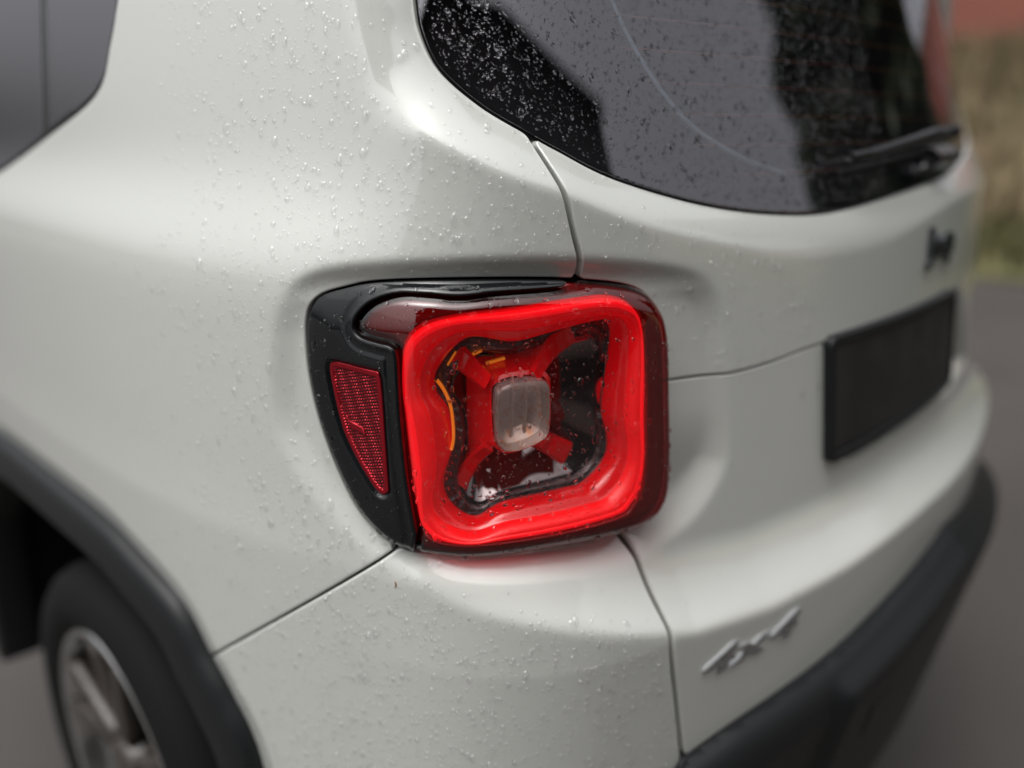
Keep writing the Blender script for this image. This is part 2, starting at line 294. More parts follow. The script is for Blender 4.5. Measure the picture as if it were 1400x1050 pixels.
def panel(name, phi, off, m, parent, sg, zg, gap=0., r=0., depth=0., lip=3):
    """the part of a surface where phi > gap, its edge rolled inwards with radius r and a flange of the given depth"""
    SS, ZZ = np.meshgrid(sg, zg, indexing='ij'); F = phi(SS, ZZ)-(gap+r); n, k = F.shape
    ins = F > 0
    cnt = ins[:-1, :-1]*1+ins[1:, :-1]+ins[1:, 1:]+ins[:-1, 1:]
    full = np.argwhere(cnt == 4); a = full[:, 0]*k+full[:, 1]
    quads = np.stack([a, a+k, a+k+1, a+1], 1)
    Ff = F.ravel(); sf = SS.ravel(); zf = ZZ.ravel()
    ev = {}; es = []; ez = []; polys = []; chords = []; base = n*k
    for i, j in np.argwhere((cnt > 0) & (cnt < 4)):
        c = [i*k+j, (i+1)*k+j, (i+1)*k+j+1, i*k+j+1]; pl = []
        for q in range(4):
            A, B = c[q], c[(q+1) % 4]
            if Ff[A] > 0: pl.append(A)
            if (Ff[A] > 0) != (Ff[B] > 0):
                key = (min(A, B), max(A, B))
                if key not in ev:
                    t = Ff[A]/(Ff[A]-Ff[B]); t = min(max(t, .001), .999)
                    ev[key] = base+len(es); es.append(sf[A]+(sf[B]-sf[A])*t); ez.append(zf[A]+(zf[B]-zf[A])*t)
                pl.append(ev[key])
        if len(pl) > 2:
            polys.append(pl)
            for q in range(len(pl)):
                A, B = pl[q], pl[(q+1) % len(pl)]
                if A >= base and B >= base and len(pl) > 2: chords.append((A, B))
    es = np.array(es); ez = np.array(ez)
    used = np.zeros(base, bool); used[quads.ravel()] = True
    for pl in polys:
        for q in pl:
            if q < base: used[q] = True
    mp = -np.ones(base+len(es), int); u = np.where(used)[0]; mp[u] = np.arange(len(u)); mp[base:] = len(u)+np.arange(len(es))
    s = np.r_[sf[u], es]; z = np.r_[zf[u], ez]
    V = P(s, z, off(s, z)); faces = mp[quads].tolist()+[[int(mp[q]) for q in pl] for pl in polys]
    if depth > 0 and len(es):
        h = 4e-4; gs = (phi(es+h, ez)-phi(es-h, ez)); gz = (phi(es, ez+h)-phi(es, ez-h)); gl = np.hypot(gs, gz)+1e-12
        ds, dz = -gs/gl, -gz/gl; o0 = off(es, ez); nb = len(es); rings = [np.arange(nb)+len(u)]; VV = [V]; cntv = len(V)
        steps = [(r*math.sin(t), r*(1-math.cos(t))) for t in np.linspace(0, math.pi/2, lip+1)[1:]] if r > 0 else []
        steps.append((r, r+depth))
        for d1, d2 in steps:
            VV.append(P(es+ds*d1, ez+dz*d1, o0-d2)); rings.append(np.arange(nb)+cntv); cntv += nb
        V = np.vstack(VV)
        for A, B in chords:
            A -= base; B -= base
            for q in range(len(rings)-1):
                faces.append([int(rings[q][B]), int(rings[q][A]), int(rings[q+1][A]), int(rings[q+1][B])])
    return add(name, V, faces, m, parent)
def loft(name, loops, m, parent, closed=True, cap=False, smooth=True, flip=False):
    """loops: list of (K, 3) point arrays"""
    V = np.vstack(loops); K = len(loops[0]); f = []
    for a in range(len(loops)-1):
        for i in range(K if closed else K-1):
            j = (i+1) % K; q = [a*K+i, a*K+j, (a+1)*K+j, (a+1)*K+i]; f.append(q[::-1] if flip else q)
    if cap:
        f.append(list(range(K))[::-1]); f.append([(len(loops)-1)*K+i for i in range(K)])
    return add(name, V, f, m, parent, smooth)
def bar(name, path, w, h, m, parent, nsub=1, bev=.25, widths=None, smooth=True):
    """rounded bar along points (s, z, o) on the body; w across in (s, z), h along the normal"""
    p = np.array(path, float); t = np.gradient(p[:, :2], axis=0); t /= np.linalg.norm(t, axis=1)[:, None]; nn = np.stack([-t[:, 1], t[:, 0]], 1)
    loops = []
    prof = [(-.5, -.5), (-.5, .5-bev), (-.5+bev, .5), (.5-bev, .5), (.5, .5-bev), (.5, -.5)]
    for i in range(len(p)):
        ww = w if widths is None else widths[i]
        loops.append(np.array([P(p[i, 0]+nn[i, 0]*a*ww, p[i, 1]+nn[i, 1]*a*ww, p[i, 2]+b*h) for a, b in prof]))
    return loft(name, loops, m, parent, cap=True, flip=True, smooth=smooth)
def letters(text, s0, z0, size, off, depth, m, parent, slant=0., squeeze=1.0, bold=.0, lift=.0):
    """each character its own mesh, bent onto the body"""
    x = 0.
    for ch in text:
        cu = bpy.data.curves.new('letter', 'FONT'); cu.body = ch; cu.size = 1.0; cu.extrude = .5; cu.bevel_depth = .02; cu.offset = bold; cu.resolution_u = 6
        ob = bpy.data.objects.new('letter_tmp', cu); C.objects.link(ob)
        dg = bpy.context.evaluated_depsgraph_get(); me = ob.evaluated_get(dg).to_mesh()
        v = np.array([q.co[:] for q in me.vertices]); f = [list(q.vertices) for q in me.polygons]
        ob.evaluated_get(dg).to_mesh_clear(); bpy.data.objects.remove(ob)
        w = v[:, 0].max()
        s = s0+(x+(v[:, 0]+slant*v[:, 1])*squeeze)*size; z = z0+v[:, 1]*size
        V = P(s, z, off(s, z)+lift+(v[:, 2]+.5)*depth)
        add('letter', V, f, m, parent, smooth=False)
        x += (w+.06)*squeeze
def loopres(poly, centre, K=200):
    """radius by angle round a centre -> K points"""
    q = crom(poly, True, 12)-centre; an = np.unwrap(np.arctan2(q[:, 1], q[:, 0])); r = np.hypot(q[:, 0], q[:, 1])
    a = np.arctan2(q[:, 1], q[:, 0]); o = np.argsort(a); a = a[o]; r = r[o]
    t = np.linspace(-math.pi, math.pi, K, endpoint=False)
    rr = np.interp(t, np.r_[a-2*math.pi, a, a+2*math.pi], np.r_[r, r, r])
    return np.stack([centre[0]+rr*np.cos(t), centre[1]+rr*np.sin(t)], 1)
def lv(loop, o):     # loop in (s, z) -> points at level o over the plain body
    return P(loop[:, 0], loop[:, 1], off_base(loop[:, 0], loop[:, 1])+o)
# ================================================================ the car
car = tag(empty('parked_car', (-.2, .9, -.13)), 'off-white car parked on wet asphalt, rain-beaded, seen at its rear left corner', 'car')
def under(o): o.parent = car; o.matrix_parent_inverse = Matrix.Translation((.2, -.9, .13)); return o
SG = axis((-2.35, -1.45, .02), (-1.45, -1.12, .008), (-1.12, -.42, .0028), (-.42, .1, .007), (.1, .8, .016), (.8, 2.3, .03))
ZG = axis((.28, .46, .012), (.46, 1.42, .0028), (1.42, 1.64, .02))
def cut(a, lo, hi): return a[(a >= lo) & (a <= hi)]
gO, gT, gL, gGl, gW, gS3, gB = G['out'], G['tail'], G['low'], G['glass'], G['win'], G['s3'], G['bump']
mn = lambda *f: (lambda s, z: np.minimum.reduce([q(s, z) for q in f]))
neg = lambda f: (lambda s, z: -f(s, z))
arch = neg(G['arch'])
# two seams of different width: keep the same lip, shift the field
sh = lambda f, d: (lambda s, z: f(s, z)-d)
quarter = under(panel('quarter_panel', mn(sh(neg(gT), .0018), sh(neg(gL), .0004), neg(gO), sh(neg(gGl), .0005), neg(gW), arch), off_body, 'paint', None,
      cut(SG, -2.35, -.6), ZG, gap=.0008, r=.0022, depth=.012))
def corner(s, z): return np.minimum.reduce([-gT(s, z)-.0022, gL(s, z)-.0004, -gO(s, z), -gB(s, z), arch(s, z)])
bumper_corner = under(panel('bumper_corner', corner, off_body, 'paint', None, cut(SG, -1.45, -.48), cut(ZG, .28, .90), gap=.0008, r=.0022, depth=.012))
tail_up = under(panel('tailgate_upper', mn(sh(gT, .0022), gS3, neg(gO), sh(neg(gGl), .0005)), lambda s, z: off_body(s, z)+.001, 'paint', None,
      cut(SG, -.85, .85), cut(ZG, .90, 1.64), gap=.0008, r=.0017, depth=.014))
tail_lo = under(panel('tailgate_lower', mn(sh(gT, .0024), neg(gS3), neg(gO), neg(gB)), off_body, 'paint', None,
      cut(SG, -.72, .85), cut(ZG, .28, 1.05), gap=.0010, r=.0024, depth=.014))
right = under(panel('side_panel', lambda s, z: np.minimum(s-.806, .8+0*z), off_body, 'paint', None, cut(SG, .78, 2.3), ZG, gap=.0, r=.002, depth=.012))
# black sheet whose colour stands in for shade behind gaps and windows
def off_liner(s, z): return off_body(s, z)-.028-.075*sm((gO(s, z)-.002)/.03)-.05*sm(gGl(s, z)/.05)-.06*sm(gW(s, z)/.05)
liner = under(panel('shade_backing', sh(arch, -.004), off_liner, 'liner', None, axis((-2.35, -1.1, .03), (-1.1, -.4, .012), (-.4, 2.3, .03)), axis((.28, 1.64, .012))))
# roof
rs = np.linspace(-2.35, 2.3, 120); edge = P(rs, 0*rs+1.64, off_body(rs, 0*rs+1.64)); cen = np.array([0, 1.2, 1.69])
lps = [edge+(cen-edge)*t+np.array([0, 0, .05*math.sin(t*1.5)]) for t in (0, .03, .1, .3, .6, .98)]
under(loft('roof', lps, 'paint', None, closed=False, flip=True))
# ---- windows
win_edge = {'gap': .0, 'r': .0008, 'depth': .004}
og = lambda s, z: off_glass(s, z)+.003
rear_glass = under(panel('rear_window', sh(gGl, .0022), og, 'glass', None, cut(SG, -1.0, .82), cut(ZG, 1.08, 1.6), **win_edge))
under(panel('window_seal', mn(sh(gGl, -.002), lambda s, z: .0045-gGl(s, z)), lambda s, z: og(s, z)-.003, 'rubber', None, cut(SG, -1.0, .82), cut(ZG, 1.08, 1.6)))
ow = lambda s, z: off_body(s, z)-.003
pane_cut = -1.545
under(panel('side_window', mn(sh(gW, .006), lambda s, z: s-pane_cut-.012), ow, 'side_glass', None, cut(SG, -2.35, -1.2), cut(ZG, 1.0, 1.6), **win_edge))
under(panel('door_window', mn(sh(gW, .006), lambda s, z: pane_cut-.012-s), ow, 'side_glass', None, cut(SG, -2.35, -1.2), cut(ZG, 1.0, 1.6), **win_edge))
under(panel('window_seal', mn(sh(gW, .0), lambda s, z: .007-gW(s, z)), lambda s, z: ow(s, z)-.0, 'rubber', None, cut(SG, -2.35, -1.2), cut(ZG, 1.0, 1.6)))
under(panel('window_pillar', mn(sh(gW, .004), lambda s, z: .014-abs(s-pane_cut)), lambda s, z: ow(s, z)-.001, 'gloss_black', None, axis((-1.59, -1.50, .004)), cut(ZG, 1.0, 1.6), gap=0, r=.001, depth=.004))
# heater wires and the frit edge, inside the glass
for i, z0 in enumerate(np.arange(1.165, 1.55, .031)):
    ss = np.linspace(-.46+.03*(i == 0)-.03*min(i, 4), .40, 30)
    w_ = bar('heater_wire', [(a, z0+.006*a*a, og(a, z0)-.004) for a in ss], .0016, .0006, 'wire', rear_glass)
bb = crom([(-.345, 1.165), (-.42, 1.185), (-.50, 1.225), (-.56, 1.30), (-.585, 1.38), (-.59, 1.52)], False, 8)
bar('bus_bar', [(a, b, og(a, b)-.003) for a, b in bb], .004, .0006, 'busbar', rear_glass)
# ---- tail light
TL = empty('tail_light', (0, 0, 0)); TL = under(TL)
ti = CV['trim_in']
trim_poly = np.vstack([crom(ti, False, 5), [(-.66, 1.2), (-1.1, 1.2), (-1.1, .7), (-.87, .7)]]); gTrim = sdf(trim_poly)
gFace = sdf(crom(CV['face'], True, 6)); gRefl = sdf(crom(CV['refl'], True, 3, sharp=(0, 2, 5))); 
LS = axis((-1.0, -.55, .0016)); LZ = axis((.79, 1.11, .0016))
def off_trim(s, z):
    d = gTrim(s, z)
    return off_light(s, z)+.0016*np.exp(-((d-.0035)/.0022)**2)-.0035*sm((gRefl(s, z)+.004)/.003)+.0012*sm((d-.010)/.006)
def off_lens(s, z):
    d = -gTrim(s, z)
    return off_light(s, z)+.0012-.0050*(1-sm(d/.009))
def tl(o):
    o.parent = TL; return o
# geometry below is in car coordinates: the light's Empty sits at the car's origin shift, undone here
TL.location = (0, 0, 0)
tl(panel('trim', mn(gO, gTrim), off_trim, 'gloss_black', None, cut(LS, -1.0, -.64), LZ, gap=.0008, r=.0012, depth=.02))
tl(panel('lens_rim', mn(gO, neg(gTrim), neg(gFace)), off_lens, 'lens_red', None, LS, LZ, gap=.0002, r=.0, depth=.0))
tl(panel('lens', mn(gO, gFace), off_lens, 'lens_clear', None, LS, LZ))
tl(panel('lamp_seal', mn(sh(gO, -.004), lambda s, z: .004-gO(s, z)), lambda s, z: off_body(s, z)-.009, 'rubber', None, LS, LZ))
gRA = sdf(crom(CV['ringA'], True, 5))
tl(panel('rim_backing', mn(sh(gO, .004), neg(gTrim), neg(gRA)), lambda s, z: off_lens(s, z)-.010, 'darkred', None, LS, LZ, gap=0, r=.002, depth=.02))
# prismatic side reflector
rs_, rz_ = axis((-.96, -.87, .00062)), axis((.87, 1.02, .00062))
def off_retro(s, z):
    a = (s+.35*z)/.0034; b = (z-.25*s)/.0030
    tri = lambda t: np.abs(t-np.floor(t)-.5)*2
    mark = sdf([(-.924, .950), (-.903, .945), (-.900, .939), (-.917, .942), (-.923, .955)])
    k = sm((gRefl(s, z)-.004)/.002)*(1-sm((mark(s, z)+.0008)/.0012))
    return off_light(s, z)-.0008-k*.0019*np.maximum(tri(a), tri(b))
_r = tl(panel('side_reflector', gRefl, off_retro, 'retro', None, rs_, rz_, gap=.0, r=.0010, depth=.004)); _r.data.polygons.foreach_set('use_smooth', np.zeros(len(_r.data.polygons), bool))
# inside of the lamp
CEN = np.array([-.752, .956]); K = 240
rA, rB, bz, lo = [loopres(CV[k], CEN, K) for k in ('ringA', 'ringB', 'bez', 'lampo')]
mixl = lambda a, b, t: a*(1-t)+b*t
RS = lambda t, o: lv(mixl(rA, rB, t), o)
tl(loft('light_ring', [lv(CEN+(rA-CEN)*1.005, -.030), lv(CEN+(rA-CEN)*1.004, -.002), RS(.05, .003), RS(.14, .0065), RS(.22, .0075), RS(.36, .007), RS(.48, .004), RS(.58, -.002), RS(.62, -.008)], 'ring', None))
tl(loft('light_core', [RS(.07, .0030), RS(.10, .0062), RS(.15, .0082), RS(.21, .0086), RS(.27, .0082), RS(.31, .0060)], 'ring_core', None))
tl(loft('ring_wall', [lv(mixl(rA, rB, .60), -.006), lv(mixl(rA, rB, .66), -.009), lv(mixl(rA, rB, .78), -.010), lv(mixl(rA, rB, .90), -.016), lv(mixl(rA, rB, .97), -.024), lv(rB, -.030), lv(CEN+(rB-CEN)*1.02, -.05)], 'ring_wall', None))
tl(loft('bezel', [lv(CEN+(rB-CEN)*1.03, -.034), lv(CEN+(rB-CEN)*.985, -.030), lv(mixl(rB, bz, .35), -.036), lv(mixl(rB, bz, .6), -.033), lv(mixl(rB, bz, .85), -.044), lv(CEN+(bz-CEN)*.97, -.056)], 'wavyblack', None))
# bowl: a glossy funnel behind the ring
q4 = lambda w, h: sq(1, h, w, p=7.)
def sq(k, h, w, rot=0.0, n=K, p=5.0):
    t = np.linspace(-math.pi, math.pi, n, endpoint=False); r = (abs(np.cos(t))**p+abs(np.sin(t))**p)**(-1/p)
    return np.stack([CEN[0]+w*r*np.cos(t), CEN[1]+.002+h*r*np.sin(t)+.10*w*r*np.cos(t)], 1)
tl(loft('bowl', [lv(CEN+(bz-CEN)*1.04, -.046), lv(CEN+(bz-CEN)*.99, -.044), lv(mixl(bz, sq(1, .048, .052, p=9), .06), -.046), lv(mixl(bz, sq(1, .048, .052, p=9), .45), -.062), lv(mixl(bz, sq(1, .048, .052, p=9), .86), -.080), lv(mixl(bz, sq(1, .048, .052, p=9), .9), -.082), lv(sq(1, .045, .048), -.084), lv(sq(1, .002, .002), -.084)], 'blackbowl', None))
# pyramid that carries the reversing lamp
lq = CEN+(lo-CEN)
tl(loft('reflector_pyramid', [lv(sq(1, .047, .049, p=12), -.083), lv(sq(1, .0465, .0475, p=12), -.046), lv(sq(1, .044, .045, p=12), -.044), lv(CEN+(lq-CEN)*1.16, -.012), lv(CEN+(lq-CEN)*1.06, -.010), lv(CEN+(lq-CEN)*1.03, -.020)], 'redplastic_glow', None, smooth=False))
for dx, dz, ex, ez, w0, w1 in ((-.026, .032, -.070, .058, .016, .030), (.026, .034, .084, .066, .016, .026), (.026, -.028, .080, -.062, .018, .026), (-.026, -.032, -.058, -.082, .014, .020)):
    a = CEN+np.array([dx, dz]); b_ = CEN+np.array([ex, ez])
    pth = [(a[0]+(b_[0]-a[0])*t, a[1]+(b_[1]-a[1])*t, float(off_base(np.array([a[0]]), np.array([a[1]]))[0])-.014-.030*t-.010*math.sin(t*3.1)) for t in np.linspace(0, 1, 7)]
    tl(bar('strut', pth, .016, .020, 'redplastic_glow', None, bev=.16, smooth=False, widths=[w0+(w1-w0)*t for t in np.linspace(0, 1, 7)]))
for t in (-.55, .05, .6):
    pth = [(CEN[0]+.0275*t+.001*q, CEN[1]+.002+.034*q*(1-.25*abs(t))+.0028*t, float(off_base(CEN[:1], CEN[1:])[0])-.012-.003*q*q) for q in np.linspace(-1, 1, 7)]
    tl(bar('lamp_rib', pth, .0030, .005, 'lampmetal', None))
lamp = tl(loft('reversing_lamp', [lv(CEN+(lq-CEN)*1.0, -.016), lv(CEN+(lq-CEN)*1.0, .000), lv(CEN+(lq-CEN)*.95, .004), lv(CEN+(lq-CEN)*.8, .0055), lv(CEN+(lq-CEN)*.4, .0062), lv(CEN+(lq-CEN)*.02, .0064)], 'lamp_cover', None))
flu = lambda f, o: lv(CEN+(lq-CEN)*f, o)
tl(loft('lamp_reflector', [flu(.97, .001), flu(.85, -.010), flu(.55, -.020), flu(.2, -.023), flu(.02, -.023)], 'lampmetal', None, smooth=False))
am = crom(CV['amber'], False, 4)
tl(bar('amber_glint_insert', [(a, b, float(off_base(np.array([a]), np.array([b]))[0])-.019) for a, b in am], .0035, .004, 'amber', None))
for pts in ([(-.846, .992), (-.838, .983)], [(-.800, 1.006), (-.780, 1.012)], [(-.822, .999), (-.812, 1.012)], [(-.775, .999), (-.752, 1.003)]):
    q = np.linspace(0, 1, 4)[:, None]*(np.array(pts[1])-pts[0])+pts[0]
    tl(bar('amber_glint_insert', [(a, b, float(off_base(np.array([a]), np.array([b]))[0])-.033) for a, b in q], .0024, .006, 'amber', None))  # short glowing bars drawn in as glints on the moulding
# ---- lower bumper, plate, badges, wiper
def off_bump(s, z):
    zb = np.interp(s, [-1.3, -1.1, -.75, -.62]+[c[0] for c in CV['bump']]+[.9], [.3, .36, .42, .462]+[c[1] for c in CV['bump']]+[.5])
    t = np.clip((zb-z)/.045, 0, 1); mid = sm((s+.33)/.035)
    return off_body(s, z)-.004+.036*np.sqrt(np.clip(1-(1-t)**2, 0, 1))+mid*.016*sm((zb-.012-z)/.03)-.18*np.clip(zb-.06-z, 0, None)
BS = np.unique(np.r_[axis((-1.3, -.65, .02), (-.65, -.34, .006), (-.34, -.28, .002), (-.28, .2, .008), (.2, 1.3, .02))])
under(panel('lower_bumper', sh(gB, -.001), off_bump, 'plastic', None, BS, axis((.18, .36, .012), (.36, .66, .004)), gap=.0, r=.002, depth=.01))
under(panel('tow_cover', lambda s, z: np.minimum(.03-abs(s+.20), .03-abs(z-.44)), lambda s, z: off_bump(s, z)+.002, 'plastic', None, axis((-.24, -.16, .004)), axis((.40, .48, .004)), gap=0, r=.002, depth=.006))
pl = np.array(CV['recplate']); pz0, pz1 = .825, .955
gP = sdf([(-.285, .962), (-.272, .822), (.125, .838), (.105, .968)])
plate = under(panel('number_plate', gP, lambda s, z: off_base(s, z)+.009, 'plate', None, axis((-.30, .26, .0025)), axis((.80, .98, .0025)), gap=0, r=.003, depth=.012))
under(panel('plate_frame', mn(sh(gP, -.012), neg(gP)), lambda s, z: off_base(s, z)+.012, 'plastic', None, axis((-.31, .27, .0025)), axis((.80, .99, .0025)), gap=0, r=.002, depth=.014))
letters('4x4', -.552, .634, .042, off_body, .003, 'badge', tail_lo, slant=.25, squeeze=2.3, bold=.0)
letters('Jeep', -.018, 1.040, .058, off_body, .005, 'badge_dark', tail_up, squeeze=1.0, bold=.02, lift=.003)
wp = np.array([(-.24, 1.176), (-.19, 1.180), (-.10, 1.191), (-.02, 1.20), (.06, 1.204)])
wiper = under(empty('rear_wiper'))
def wv(o): o.parent = wiper; return o
wv(bar('wiper_arm', [(a, b+.006, og(a, b)+.022+.006*i) for i, (a, b) in enumerate(wp)], .02, .010, 'satin', None, widths=[.008, .010, .012, .015, .018]))
wv(bar('wiper_blade', [(a, b-.016, og(a, b)+.010) for a, b in np.array([(-.25, 1.176), (-.12, 1.186), (.05, 1.197)])], .008, .010, 'rubber', None))
wv(bar('wiper_cap', [(a, 1.172+.1*a*a, og(a, 1.17)+.012) for a in np.linspace(.03, .14, 8)], .030, .034, 'satin', None, bev=.4))
# ---- wheel arch cladding and wheel
AL = G['arch_line']; ac = np.array([ARC_S, ARC[1]])
prof = [(1.012, -.014), (1.012, .008), (1.005, .016), (.99, .021), (.95, .024), (.895, .025), (.880, .021), (.872, .012), (.868, -.05)]
lps = []
for f_, o_ in prof:
    q_ = ac+(AL-ac)*f_
    lps.append(P(q_[:, 0], q_[:, 1], off_body(AL[:, 0], AL[:, 1])+o_))
clad = under(loft('wheel_arch_trim', lps, 'plastic', None, closed=False, flip=True))
pa = ac+(AL-ac)*.90; pa = P(pa[:, 0], pa[:, 1])
wl = [np.stack([0*pa[:, 0]+xx, pa[:, 1], pa[:, 2]], 1) for xx in (-.89, -.80, -.70, -.62)]
wl.append(np.stack([0*pa[:, 0]-.62, ARC[0]+(pa[:, 1]-ARC[0])*.02, ARC[1]+(pa[:, 2]-ARC[1])*.02], 1))
under(loft('wheel_arch_liner', wl, 'liner', None, closed=False))
wheel = under(empty('wheel', (0, 0, 0)))
def lathe(name, prof, m, parent, n=96, smooth=True):
    th = np.linspace(0, 2*math.pi, n, endpoint=False)
    o = loft(name, [np.stack([0*th+x, ARC[0]+r*np.cos(th), ARC[1]+r*np.sin(th)], 1) for r, x in prof], m, None, smooth=smooth); o.parent = parent; return o
XW = -.912
tyre = lathe('tyre', [(.23, XW+.19), (.29, XW+.205), (.335, XW+.19), (.344, XW+.165), (.345, XW+.10), (.344, XW+.035), (.336, XW+.012), (.318, XW-.004), (.285, XW-.010), (.265, XW-.006), (.245, XW+.002), (.235, XW+.012)], 'rubber', wheel)
rim = lathe('rim', [(.243, XW+.012), (.241, XW+.002), (.235, XW-.001), (.227, XW+.004), (.221, XW+.03), (.212, XW+.06), (.205, XW+.18)], 'alloy', wheel)
lathe('rim_pocket', [(.215, XW+.055), (.12, XW+.06), (.05, XW+.05), (.002, XW+.05)], 'alloy_dark', wheel)
for k in range(5):
    for sgn in (-1, 1):
        a0 = 2*math.pi*k/5+.25; pts = []
        L_ = []
        for t in np.linspace(0, 1, 6):
            r = .045+t*.182; a = a0+sgn*(.10+.16*t); w2 = .017-.004*t; x = XW+.004+.012*(1-t)
            c = np.array([0, math.cos(a), math.sin(a)]); tn = np.array([0, -math.sin(a), math.cos(a)]); o = np.array([0, ARC[0], ARC[1]])
            L_.append(np.array([o+c*r+tn*q*w2+np.array([x+d, 0, 0]) for q, d in ((-1, .04), (-1, .004), (-.7, 0), (.7, 0), (1, .004), (1, .04))]))
        sp = loft('spoke', L_, 'alloy_dark', None, cap=True); sp.parent = wheel
lathe('hub_cap', [(.05, XW+.05), (.05, XW+.012), (.04, XW+.006), (.002, XW+.004)], 'alloy_dark', wheel)
# ================================================================ rain
cap_r = [(1.0, -.06), (.93, .38), (.72, .74), (.40, .95)]
NS = 10
def drops(name, s, z, off, rad, parent, lift=0., stretch=None, flat=.42, m='water'):
    n = len(s); h = 5e-4
    p0 = P(s, z, off(s, z)+lift); ps = P(s+h, z, off(s+h, z)+lift)-p0; pz = P(s, z+h, off(s, z+h)+lift)-p0
    nn = np.cross(ps, pz); nn /= np.linalg.norm(nn, axis=1)[:, None]
    tx = ps/np.linalg.norm(ps, axis=1)[:, None]; ty = np.cross(nn, tx)
    if stretch is None: stretch = rng.uniform(.95, 1.45, n)
    th = np.linspace(0, 2*math.pi, NS, endpoint=False); V = []
    hgt = rad*flat*rng.uniform(.75, 1.15, n)
    wob = rng.uniform(-.16, .16, (n, 2)); ph = rng.uniform(0, 6.28, (n, 2))
    for fr, fh in cap_r:
        w = 1+wob[:, :1]*np.cos(2*th+ph[:, :1])+wob[:, 1:]*np.cos(3*th+ph[:, 1:])
        x = fr*np.cos(th)*w*rad[:, None]; y = fr*np.sin(th)*w*(rad*stretch)[:, None]-(fh*.25*(stretch-1)*rad)[:, None]
        V.append(p0[:, None]+tx[:, None]*x[..., None]+ty[:, None]*y[..., None]+nn[:, None]*(fh*hgt)[:, None, None])
    top = (p0+nn*hgt[:, None])[:, None]-ty[:, None]*(.25*(stretch-1)*rad)[:, None, None]
    V = np.concatenate(V+[top], 1); per = V.shape[1]
    f = []
    for a in range(len(cap_r)-1):
        for i in range(NS):
            j = (i+1) % NS; f.append([a*NS+i, a*NS+j, (a+1)*NS+j, (a+1)*NS+i])
    for i in range(NS): f.append([(len(cap_r)-1)*NS+i, (len(cap_r)-1)*NS+(i+1) % NS, per-1])
    return V, f, per
def rain(phi, off, n, parent, srange, zrange, big=0, margin=.003, scale=1., wfun=None, lift=0., flat=.64, name='rain_beads', sig=.55, med=.00084, m='water'):
    s = rng.uniform(*srange, n*4); z = rng.uniform(*zrange, n*4)
    ok = phi(s, z) > margin
    if wfun is not None: ok &= rng.uniform(0, 1, n*4) < wfun(s, z)
    s, z = s[ok][:n], z[ok][:n]
    # clumped: shift towards patches
    rad = np.exp(rng.normal(math.log(med*scale), sig, len(s))); rad = np.clip(rad, .00032*scale, .0027*scale)
    if len(s):
        V, f, per = drops(name, s, z, off, rad, parent, lift, flat=flat)
        F = np.array([q+[-1]*(4-len(q)) for q in f]); faces = []
        for k in range(len(s)):
            faces += [[v+k*per for v in q] for q in f]
        o = add(name, V.reshape(-1, 3), faces, m, None); o.parent = parent
        o['kind'] = 'stuff'
    if big:
        s = rng.uniform(*srange, big*8); z = rng.uniform(*zrange, big*8); ok = phi(s, z) > margin+.002
        if wfun is not None: ok &= rng.uniform(0, 1, big*8) < wfun(s, z)
        s, z = s[ok][:big], z[ok][:big]
        rad = rng.uniform(.0022, .0038, len(s))*scale
        V, f, per = drops('raindrop', s, z, off, rad, parent, lift, stretch=rng.uniform(1.0, 1.9, len(s)), flat=flat*.9)
        for k in range(len(s)):
            o = add('raindrop', V[k], f, m, None); o.parent = parent
qphi = mn(neg(gT), neg(gL), neg(gO), neg(gGl), neg(gW), arch)
rain(qphi, off_body, 4600, quarter, (-1.3, -.69), (.62, 1.36), big=110, med=.00092, wfun=lambda s, z: sm((s+1.32)/.35)*(.35+.65*sm((z-.66)/.1))*np.where(G['crease'](s, z) > .004, .35, 1.))
rain(corner, off_body, 4200, bumper_corner, (-1.2, -.57), (.46, .83), big=90, med=.00105, wfun=lambda s, z: sm((s+1.22)/.2)*(1-.93*sm((z-G['ledge'](s)+.004)/.02)*sm((s+.84)/.05)))
rain(mn(gT, gS3, neg(gO), neg(gGl)), lambda s, z: off_body(s, z)+.001, 800, tail_up, (-.74, -.3), (.96, 1.25), big=22, wfun=lambda s, z: np.where(G['crease'](s, z) > .004, .3, 1.))
rain(mn(gT, neg(gS3), neg(gO), neg(gB)), off_body, 220, tail_lo, (-.66, -.2), (.55, .97), big=4, med=.0008)
rain(sh(gGl, .006), og, 9500, rear_glass, (-.93, -.1), (1.12, 1.40), big=30, med=.00062, flat=.45, m='water_glass')
rain(mn(gO, neg(gTrim)), off_lens, 1700, TL, (-.93, -.56), (.81, 1.09), big=6, med=.00075, margin=.004, m='water_glass')
rain(mn(gO, gTrim, neg(gRefl)), off_trim, 420, TL, (-.99, -.68), (.81, 1.09), big=3, med=.00070, margin=.004, m='water_glass')
# a seed husk stuck to the bumper
hs_, hz_ = -.872, .788
sd_ = loft('seed_husk', [P(hs_+np.array([.0006*math.cos(a)*k for a in np.linspace(0, 6.28, 8, endpoint=False)])+.0012*math.sin(t*3), hz_+0.004-.008*t+0*np.zeros(8), float(off_body(np.array([hs_]), np.array([hz_]))[0])+.0004+.0006*k*np.array([math.sin(a) for a in np.linspace(0, 6.28, 8, endpoint=False)])) for t, k in ((0, .2), (.2, 1), (.5, 1.3), (.8, 1), (1, .2))], 'seed', None, cap=True)
tag(sd_, 'tiny brown seed husk stuck to the white bumper below the tail light', 'seed')
